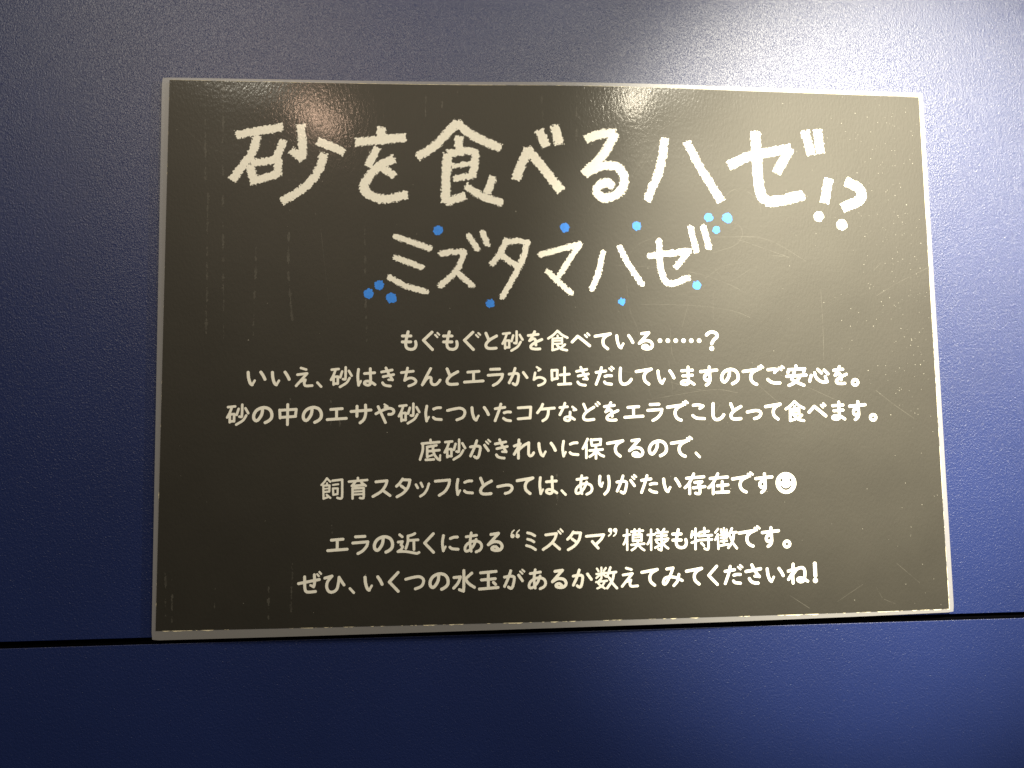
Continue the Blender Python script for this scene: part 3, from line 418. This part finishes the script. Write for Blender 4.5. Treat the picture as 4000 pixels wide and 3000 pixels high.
SCRATCHES = [[0.132,9026,7978,9134,8118,9243,8267,9352,8416,9461,8556,9569,8682,9676,8783,9836,8893,9994,8966,10152,9006,10308,9017,10465,8996,10623,8941,10777,8862,10923,8765,11068,8650,11211,8512,11338,8360,11436,8201,11491,8035,11514,7858,11524,7677,11541,7498],[0.128,3597,3420,3612,3248,3625,3074,3637,2898,3649,2724,3663,2551,3681,2382,3704,2218,3734,2061,3778,1893,3831,1735,3891,1585,3954,1437,4017,1286,4077,1129,4131,962,4169,829,4204,699,4238,571,4270,439,4302,301,4334,152,4366,-9,4400,-188,4436,-387,4457,-509,4478,-639,4500,-776,4522,-919,4544,-1067,4567,-1220,4590,-1376,4612,-1536,4635,-1697,4658,-1859,4681,-2022,4704,-2185,4727,-2346,4750,-2506,4773,-2662,4795,-2815],[0.128,4165,2299,4330,2298,4496,2297,4663,2297,4830,2296,4998,2296,5165,2295,5333,2295,5499,2294,5664,2293,5828,2291,5990,2288,6149,2285,6306,2281,6474,2276,6641,2271,6807,2266,6971,2260,7133,2253,7293,2246,7452,2238,7608,2229,7762,2219,7914,2207,8062,2194,8208,2180,8382,2160,8554,2138,8724,2115,8892,2089,9055,2062,9213,2034,9364,2004,9509,1974,9645,1944,9771,1914,9989,1851,10168,1784,10324,1714,10474,1644,10636,1575],[0.132,9614,7113,9777,7056,9948,7004,10104,6943,10225,6861,10334,6710,10393,6529,10382,6338,10330,6186,10243,6025,10108,5865,9916,5720,9790,5655,9642,5595,9477,5538,9300,5483,9117,5429,8932,5376,8750,5322,8578,5267],[0.132,10643,6211,10812,6209,10976,6213,11151,6207,11353,6177,11480,6151,11611,6122,11749,6089,11895,6047,12053,5994,12223,5926,12408,5842,12525,5782,12649,5715,12780,5641,12915,5561,13055,5477,13198,5389,13344,5299,13490,5208,13636,5117,13782,5027,13925,4939,14065,4855],[0.13,8089,3793,8223,3883,8356,3979,8488,4076,8621,4173,8755,4265,8890,4352,9027,4429,9165,4495,9326,4552,9489,4595,9654,4626,9820,4651,9987,4673,10153,4696,10319,4725],[0.131,8720,4317,8822,4179,8923,4035,9028,3904,9140,3803,9286,3703,9443,3647,9662,3678,9787,3731,9930,3809,10087,3906,10251,4014,10419,4126,10586,4237,10746,4338],[0.221,17905,-2591,18038,-2693,18169,-2797,18301,-2900,18432,-3004,18565,-3107,18698,-3209,18833,-3311,18970,-3411,19109,-3511,19250,-3609,19392,-3707,19536,-3804,19681,-3901,19825,-3998,19970,-4094,20113,-4192],[0.215,10921,-2219,12102,-3240],[0.135,18229,2881,18380,2966,18530,3051,18679,3137,18828,3223,18978,3308,19128,3394,19281,3480,19435,3565,19592,3649,19753,3733,19902,3809,20054,3884,20208,3959,20364,4033,20522,4107,20680,4181,20840,4255,20999,4329,21159,4404,21318,4478,21476,4553],[0.226,18126,4332,18614,4825],[0.128,6699,1049,7085,2328],[0.13,8540,2936,8489,1480],[0.128,2941,4526,3101,4516,3263,4507,3425,4499,3588,4491,3751,4483,3915,4475,4078,4467,4242,4459,4404,4450,4566,4441,4727,4432,4886,4422,5044,4411,5200,4399,5354,4386,5506,4371,5677,4354,5847,4336,6017,4318,6185,4299,6351,4279,6516,4258,6679,4237,6840,4214,6998,4190,7154,4164,7307,4138,7458,4109,7605,4079,7749,4048,7928,4004,8104,3956,8277,3905,8445,3851,8609,3795,8768,3737,8922,3680,9071,3622,9213,3566,9349,3512,9478,3461,9663,3384,9825,3309,9971,3237,10107,3166,10239,3095,10372,3023,10514,2951],[0.128,6009,963,6014,787,6018,602,6021,414,6025,227,6030,48,6036,-118,6044,-266,6055,-390,6127,-659,6214,-812],[0.133,14883,3158,14885,2994,14887,2829,14889,2663,14891,2495,14894,2328,14896,2160,14899,1994,14901,1829,14903,1666,14904,1505,14906,1348,14906,1194,14907,1044,14906,900,14905,723,14903,554,14900,391,14896,234,14892,80,14888,-71,14883,-220,14879,-368,14874,-518,14870,-669,14866,-823],[0.13,3042,8921,3579,9800],[0.131,7121,6201,7282,6199,7443,6198,7604,6196,7766,6194,7928,6192,8090,6190,8252,6188,8414,6187,8576,6186,8738,6186,8901,6186,9064,6187,9227,6189,9390,6192,9553,6196,9716,6201,9880,6206,10043,6212,10207,6218,10371,6225,10535,6232,10699,6239,10863,6246,11027,6253,11192,6259,11356,6265],[0.132,10106,6072,13089,5062],[0.132,11669,5220,13089,5062],[0.126,4450,-3063,4608,-3039,4769,-3014,4932,-2988,5099,-2962,5267,-2934,5437,-2906,5609,-2878,5781,-2850,5953,-2821,6124,-2793,6295,-2765,6465,-2738,6633,-2711,6799,-2684,6961,-2659,7121,-2635,7277,-2612,7429,-2591,7575,-2571,7717,-2553,7853,-2537,7982,-2522,8105,-2511,8220,-2501,8467,-2489,8675,-2489,8852,-2499,9003,-2518,9137,-2543,9259,-2571,9377,-2601,9497,-2630,9626,-2657,9771,-2678],[0.127,7980,-4507,8708,-3343],[0.13,12258,-1672,15728,-3221],[0.128,3455,4614,3551,4747,3643,4884,3734,5024,3826,5163,3921,5298,4022,5426,4131,5544,4251,5650,4383,5740,4525,5817,4676,5885,4833,5946,4993,6002,5155,6058,5314,6116,5470,6179],[0.057,-5762,1159,-5706,889],[0.057,-5503,-34,-5044,425],[0.123,5939,13890,6958,15244],[0.123,7319,13687,7930,14783],[0.121,4915,11900,5053,11978,5194,12055,5337,12132,5481,12209,5625,12286,5769,12364,5911,12442,6050,12520,6185,12599,6316,12679,6441,12759,6559,12841,6704,12951,6839,13063,6964,13176,7083,13289,7196,13404,7308,13519,7420,13634,7534,13749,7653,13863],[0.1,18587,-12275,19907,-13398],[0.099,17279,-13503,17619,-14145],[0.096,12301,-13854,13392,-14572],[0.099,17718,-14211,18388,-14487],[0.098,16538,-13353,15007,-14248],[0.148,1134,6510,1192,6687,1247,6870,1301,7053,1359,7231,1423,7400,1498,7555,1603,7717,1722,7861,1849,7993,1978,8123,2103,8258],[0.149,2886,7967,2999,8129,3114,8292,3230,8455,3346,8618,3462,8782,3577,8945,3690,9107,3802,9269,3910,9429,4016,9588,4129,9762,4237,9934,4343,10105,4446,10275,4548,10444,4649,10612,4750,10781,4852,10951,4956,11122],[0.149,3381,7973,3477,8141,3575,8312,3675,8487,3774,8663,3875,8840,3975,9017,4074,9192,4174,9366,4272,9537,4368,9703,4463,9864,4556,10019,4646,10167,4733,10307,4863,10507,4986,10688,5105,10854,5219,11009,5330,11157,5441,11301,5551,11446,5663,11594,5778,11750],[0.077,1307,-1171,1646,-1557],[0.078,4579,-875,4648,-1224],[0.078,5875,-879,6064,-2506],[0.077,3200,-1411,3269,-1426,3336,-1441,3400,-1456,3463,-1470,3525,-1483,3586,-1497,3647,-1510,3708,-1523,3768,-1536,3830,-1550,3892,-1563,3956,-1578,4021,-1592,4089,-1607,4159,-1623,4232,-1640,4308,-1658,4388,-1677,4472,-1697,4560,-1718,4653,-1741,4751,-1765,4805,-1779,4859,-1792,4916,-1807,4973,-1821,5032,-1836,5093,-1852,5154,-1867,5217,-1883,5280,-1900,5345,-1916,5411,-1933,5477,-1950,5545,-1968,5613,-1986,5682,-2003,5752,-2022,5822,-2040,5893,-2058,5965,-2077,6037,-2096,6110,-2115,6183,-2134,6256,-2153,6330,-2172,6403,-2192,6478,-2211,6552,-2230,6626,-2250,6700,-2269,6774,-2289,6849,-2308,6923,-2327,6996,-2346,7070,-2366,7143,-2385,7216,-2404,7289,-2423,7361,-2441,7432,-2460,7503,-2478,7574,-2496,7643,-2514],[0.077,3530,-2221,4105,-2578],[0.172,-20790,12196,-20619,12034,-20458,11871,-20291,11708,-20104,11545,-19878,11383,-19713,11282,-19530,11182,-19334,11081,-19129,10981,-18918,10880,-18707,10780,-18497,10679,-18295,10579],[0.172,-13282,6510,-12791,2334]]
SCUFFS = [[0.522,-19675,14860,-19530,9270],[0.582,-18695,14881,-18692,14664,-18688,14449,-18685,14238,-18682,14029,-18679,13822,-18676,13617,-18673,13414,-18670,13211,-18668,13009,-18665,12808,-18662,12606,-18659,12404,-18656,12201,-18653,11997,-18650,11791,-18647,11583,-18644,11374,-18640,11161,-18637,10945,-18633,10727,-18629,10504,-18625,10277,-18621,10046,-18616,9810,-18611,9569,-18606,9322,-18601,9070,-18595,8811,-18591,8631,-18586,8448,-18582,8262,-18578,8073,-18573,7882,-18568,7688,-18563,7492,-18558,7294,-18553,7094,-18548,6891,-18542,6687,-18537,6482,-18531,6274,-18526,6065,-18520,5855,-18514,5644,-18509,5431,-18503,5218,-18497,5003,-18491,4788,-18485,4572,-18479,4356,-18473,4139,-18467,3922,-18461,3705,-18455,3487,-18449,3270,-18443,3053,-18437,2836,-18431,2620,-18425,2404,-18419,2188,-18413,1973,-18407,1760,-18401,1547,-18395,1335,-18389,1124,-18383,915,-18378,707,-18372,500,-18367,295],[0.804,-14985,7553,-14987,7340,-14989,7125,-14991,6910,-14994,6694,-14998,6477,-15001,6261,-15005,6045,-15008,5830,-15010,5616,-15012,5404,-15013,5193,-15012,4984,-15011,4778,-15007,4575,-15002,4374,-14996,4178,-14984,3940,-14970,3708,-14953,3480,-14935,3256,-14914,3036,-14893,2817,-14870,2601,-14847,2385,-14823,2171,-14800,1956,-14777,1741,-14755,1524,-14734,1306],[0.521,-10903,6758,-10899,6535,-10894,6310,-10890,6083,-10885,5855,-10881,5625,-10876,5396,-10872,5167,-10867,4939,-10863,4713,-10858,4489,-10854,4267,-10849,4049,-10845,3835,-10840,3624,-10836,3419,-10832,3219,-10827,3026,-10822,2782,-10816,2548,-10811,2323,-10805,2105,-10800,1893,-10795,1686,-10789,1482,-10784,1281,-10779,1081,-10773,880,-10768,678,-10763,473,-10757,265],[0.514,-19375,8804,-19310,751],[0.512,-16748,5561,-16824,288],[0.641,-1002,14241,-913,12293],[0.562,-291,14328,-273,13027],[0.403,1020,14551,926,11665],[0.399,-6604,14541,-6608,13566],[0.399,-5782,14876,-5745,14387],[0.398,-7539,14530,-7520,12424],[0.717,-15789,-12704,-15785,-14343],[0.577,-14560,-11509,-14620,-14014],[0.357,-20776,-12106,-20718,-14379],[0.357,-18549,-12720,-18562,-13787],[0.357,-21147,-11528,-21045,-14090],[0.213,-8679,-11663,-8649,-13350],[0.168,-420,-9760,-405,-9982],[0.168,-414,-10500,-370,-11240],[0.164,-12535,-9544,-12511,-10199],[0.164,-11931,-9846,-11891,-10283],[0.165,-8706,-9721,-8687,-11289],[0.201,-480,-6853,-487,-8528],[0.185,-14799,-2785,-14812,-3196],[0.186,-12642,-2916,-12629,-4299],[0.187,-10715,-2744,-10675,-3195],[0.186,-12162,-2807,-12150,-4304]]


# ------------------------------------------------------------------ wall: two grained panels with a gap between them, its shade made by black colour
WZ = -2.6                                    # face of the panels
def slab(name, x0, x1, y0, y1, z_front, depth, r, material):
    """panel with rounded-over edges, front face towards the viewer"""
    prof = [(0.0, -depth), (0.0, -r)]
    for k in range(1, 5):
        a = math.pi / 2 * k / 4
        prof.append((r - r * math.cos(a), -r + r * math.sin(a)))
    verts = []; faces = []
    for inset, dz in prof:
        z = z_front + dz
        verts += [P(x0 + inset, y0 + inset, z), P(x1 - inset, y0 + inset, z), P(x1 - inset, y1 - inset, z), P(x0 + inset, y1 - inset, z)]
    n = len(prof)
    for k in range(n - 1):
        for c in range(4):
            a = 4 * k + c; b = 4 * k + (c + 1) % 4
            faces.append([a, b, b + 4, a + 4])
    faces.append([4 * (n - 1) + c for c in range(4)])
    faces.append([3, 2, 1, 0])
    o = mesh_obj(name, verts, faces, material)
    o.data.materials.append(M_GAP)          # board edges coloured black to keep the gap dark; only the face is navy
    for q in o.data.polygons:
        if q.index < 8: q.material_index = 1
    return o

GAP_TOP, GAP_BOT = -152.35, -155.75
upper = slab('wall_panel', -1400, 1400, GAP_TOP, 900, WZ, 18, 0.25, M_WALL)
tag(upper, 'grained navy blue wall panel carrying the laminated sign, above the dark gap', 'wall panel', 'grained navy wall panels', 'thing')
lower = slab('wall_panel', -1400, 1400, -900, GAP_BOT, WZ, 18, 0.25, M_WALL)
tag(lower, 'grained navy blue wall panel below the dark gap, in shade, with nothing on it', 'wall panel', 'grained navy wall panels', 'thing')
joint = slab('gap_shade_strip', -1399, 1399, GAP_BOT + 0.02, GAP_TOP - 0.02, WZ - 3.0, 12, 0.1, M_GAP)  # added strip; its black colour gives the open gap its shade
tag(joint, 'thin black recessed strip added for the shade in the gap between the two navy wall panels', 'joint strip', kind='thing')

# ------------------------------------------------------------------ the laminated sign
sign = bpy.data.objects.new('laminated_sign', None)
COL.objects.link(sign)
sign.location = P(0, -150, WZ)
sign.empty_display_size = 0.02
tag(sign, 'laminated black notice with white Japanese lettering and blue dots on the navy wall panel', 'sign')
bpy.context.view_layer.update()

FILM = [(-220.0, 150.1), (218.2, 151.3), (218.8, -150.7), (-217.5, -153.2)]      # TL TR BR BL
PAPER = [(-215.9, 148.7), (215.5, 148.5), (215.9, -148.8), (-215.5, -148.4)]
def bilinear(q, u, v):
    (a, b, c, d) = [np.array(p) for p in q]
    u = u[..., None]; v = v[..., None]
    return (a * (1 - u) + b * u) * v + (d * (1 - u) + c * u) * (1 - v)
def sheet(name, quad, lift, thick, material, nx=120, ny=80, corner=0.0):
    u, v = np.meshgrid(np.linspace(0, 1, nx + 1), np.linspace(0, 1, ny + 1))
    if corner:                                # round the four corners a little
        du = np.minimum(u, 1 - u) * SW; dv = np.minimum(v, 1 - v) * SH
    p = bilinear(quad, u, v).reshape(-1, 2)
    if corner:
        ku = np.where(u.ravel() < .5, 1, -1); kv = np.where(v.ravel() < .5, 1, -1)
        s = np.clip(1 - (du + dv).ravel() / 3.0, 0, 1) * corner
        p = p + np.c_[ku * s, kv * s]
    front = on_sheet(p[:, 0], p[:, 1], lift)
    n = len(front)
    F = []
    idx = lambda i, j: j * (nx + 1) + i
    for j in range(ny):
        for i in range(nx):
            F.append([idx(i, j), idx(i + 1, j), idx(i + 1, j + 1), idx(i, j + 1)])
    verts = front
    if thick:
        back = on_sheet(p[:, 0], p[:, 1], lift - thick)
        verts = np.r_[front, back]
        F += [[a + n for a in reversed(f)] for f in F]
        rim = [idx(i, 0) for i in range(nx)] + [idx(nx, j) for j in range(ny)] + [idx(i, ny) for i in range(nx, 0, -1)] + [idx(0, j) for j in range(ny, 0, -1)]
        for k in range(len(rim)):
            a = rim[k]; b = rim[(k + 1) % len(rim)]
            F.append([b, a, a + n, b + n])
    return mesh_obj(name, verts, F, material, sign, smooth=not thick)

sheet('laminate_film', FILM, 0.0, 0.30, M_FILM, corner=0.4)
sheet('black_print', PAPER, 0.12, 0, M_PRINT)

def paper_edge():
    """raw cream edge of the cut sheet, chipped, showing round the black print"""
    verts = []; faces = []
    rs = np.random.RandomState(4)
    # side: corner pair, base width, chip scale
    for s, (k, amp, thr) in enumerate(((0, 0.22, 0.15), (1, 0.75, 0.28), (2, 0.95, 0.46), (3, 0.45, 0.60))):
        a = np.array(PAPER[k]); b = np.array(PAPER[(k + 1) % 4])
        L = np.linalg.norm(b - a); d = (b - a) / L; nrm = np.array([-d[1], d[0]])
        n = int(L / 0.45)
        t = np.linspace(0, L, n + 1)
        w = value_noise(t, t * 0 + s * 19.3, 2.6, 11 + s) * .6 + value_noise(t, t * 0 + 3.1, 0.9, 31 + s) * .4
        big = value_noise(t, t * 0 + 7.7, 22.0, 51 + s)
        w = np.clip(w + 0.5 * (big - .5) - thr, 0, 1) * amp * 1.6
        i0 = len(verts)
        for q, ww in zip(t, w):
            p1 = a + d * q - nrm * 0.5; p2 = a + d * q + nrm * ww
            verts += [p1, p2]
        for q in range(n):
            if w[q] + w[q + 1] > 0.03:
                k0 = i0 + 2 * q
                faces.append([k0, k0 + 2, k0 + 3, k0 + 1])
    v = np.array(verts)
    return mesh_obj('paper_edge', on_sheet(v[:, 0], v[:, 1], 0.06), faces, M_PAPER, sign)
paper_edge()

# headline, one part per chalk character
for n, enc in enumerate(TITLE):
    st = decode(enc)
    v, f = [], []
    add_strokes(st, v, f, 0.22, rough=0.95, grain=0.6, flat=True, seed=10 + n)
    sheet_print('title_character', (v, f), 0.18, M_CHALK, sign)
for n, enc in enumerate(MARKS):
    v, f = [], []
    add_strokes(decode(enc), v, f, 0.22, rough=0.55, grain=0.6, flat=True, seed=30 + n)
    sheet_print('title_mark', (v, f), 0.18, M_CHALK, sign)
for n, enc in enumerate(SUBTITLE):
    v, f = [], []
    add_strokes(decode(enc), v, f, 0.18, rough=0.80, grain=0.55, flat=False, seed=50 + n)
    sheet_print('subtitle_character', (v, f), 0.18, M_CHALK, sign)
for n, (x, y, r) in enumerate(DOTS):
    v, f = [], []
    add_strokes([(r * 1.02, [(x, y)])], v, f, 0.15, rough=0.55, grain=0.8, seed=70 + n)
    sheet_print('blue_dot', (v, f), 0.18, M_BLUE, sign)

# body text, one part per line
def smiley(verts, faces):
    cx, cy, r, c = 123.37, -77.15, 5.92, 0.12
    xs = np.arange(cx - r - .3, cx + r + .3, c); ys = np.arange(cy - r - .3, cy + r + .3, c)
    X, Y = np.meshgrid(xs, ys)
    F = np.hypot(X - cx, Y - cy) - r
    for ex, ey in ((120.74, -75.55), (125.98, -75.55)):
        eye = np.hypot((X - ex) / 0.70, (Y - ey) / 0.88) - 1
        F = np.maximum(F, -eye * 0.5)
    # mouth: crescent between two arcs
    up = np.hypot(X - 123.27, Y + 76.95) - 2.98
    dn = np.hypot(X - 123.27, Y + 77.75) - 3.32
    m = np.maximum(np.maximum(dn, -up), Y + 78.2)
    F = np.maximum(F, -m)
    contour_mesh(F, xs, ys, verts, faces)
for n, line in enumerate(TEXT_LINES):
    v, f = [], []
    for ch, cx, cy in line:
        add_strokes(decode(GLYPHS[ch], (cx, cy)), v, f, 0.17)
    ln = sheet_print('text_line', (v, f), 0.18, M_WHITE, sign)
    if n == 4:
        v, f = [], []
        smiley(v, f)
        sheet_print('smiling_face', (v, f), 0.18, M_WHITE, sign)

# wear on the film: fine curved scratches, rubbed streaks, specks of dust
for k, s in enumerate(decode(SCRATCHES)):
    v, f = [], []
    add_strokes([(max(0.10, s[0] * 0.55), s[1])], v, f, 0.14, breakup=0.12, seed=100 + k)
    if f: sheet_print('scratch', (v, f), 0.26, M_SCRATCH, sign)
for k, s in enumerate(decode(SCUFFS)):
    v, f = [], []
    add_strokes([(s[0] * 0.55, s[1])], v, f, 0.20, breakup=2.4, seed=200 + k)
    if f: sheet_print('rubbed_streak', (v, f), 0.26, M_SCUFF, sign)
rnd = random.Random(8)
v, f = [], []
for k in range(330):
    x = 214 - abs(rnd.gauss(0, 30)) - rnd.random() * 2
    y = rnd.uniform(-40, 147) if rnd.random() < .8 else rnd.uniform(-147, 147)
    if rnd.random() < .25:
        x = rnd.uniform(-213, 213); y = rnd.uniform(-147, 147)
    r = rnd.uniform(0.10, 0.26) * (1.4 if rnd.random() < .12 else 1)
    a0 = rnd.random() * 6.28; e = rnd.uniform(0.5, 1)
    i0 = len(v)
    for q in range(6):
        a = q * math.pi / 3
        px, py = r * math.cos(a), r * e * math.sin(a)
        v.append((x + px * math.cos(a0) - py * math.sin(a0), y + px * math.sin(a0) + py * math.cos(a0)))
    f.append(list(range(i0, i0 + 6)))
specks = sheet_print('dust_specks', (v, f), 0.26, M_SPECK, sign)
tag(specks, kind='stuff')
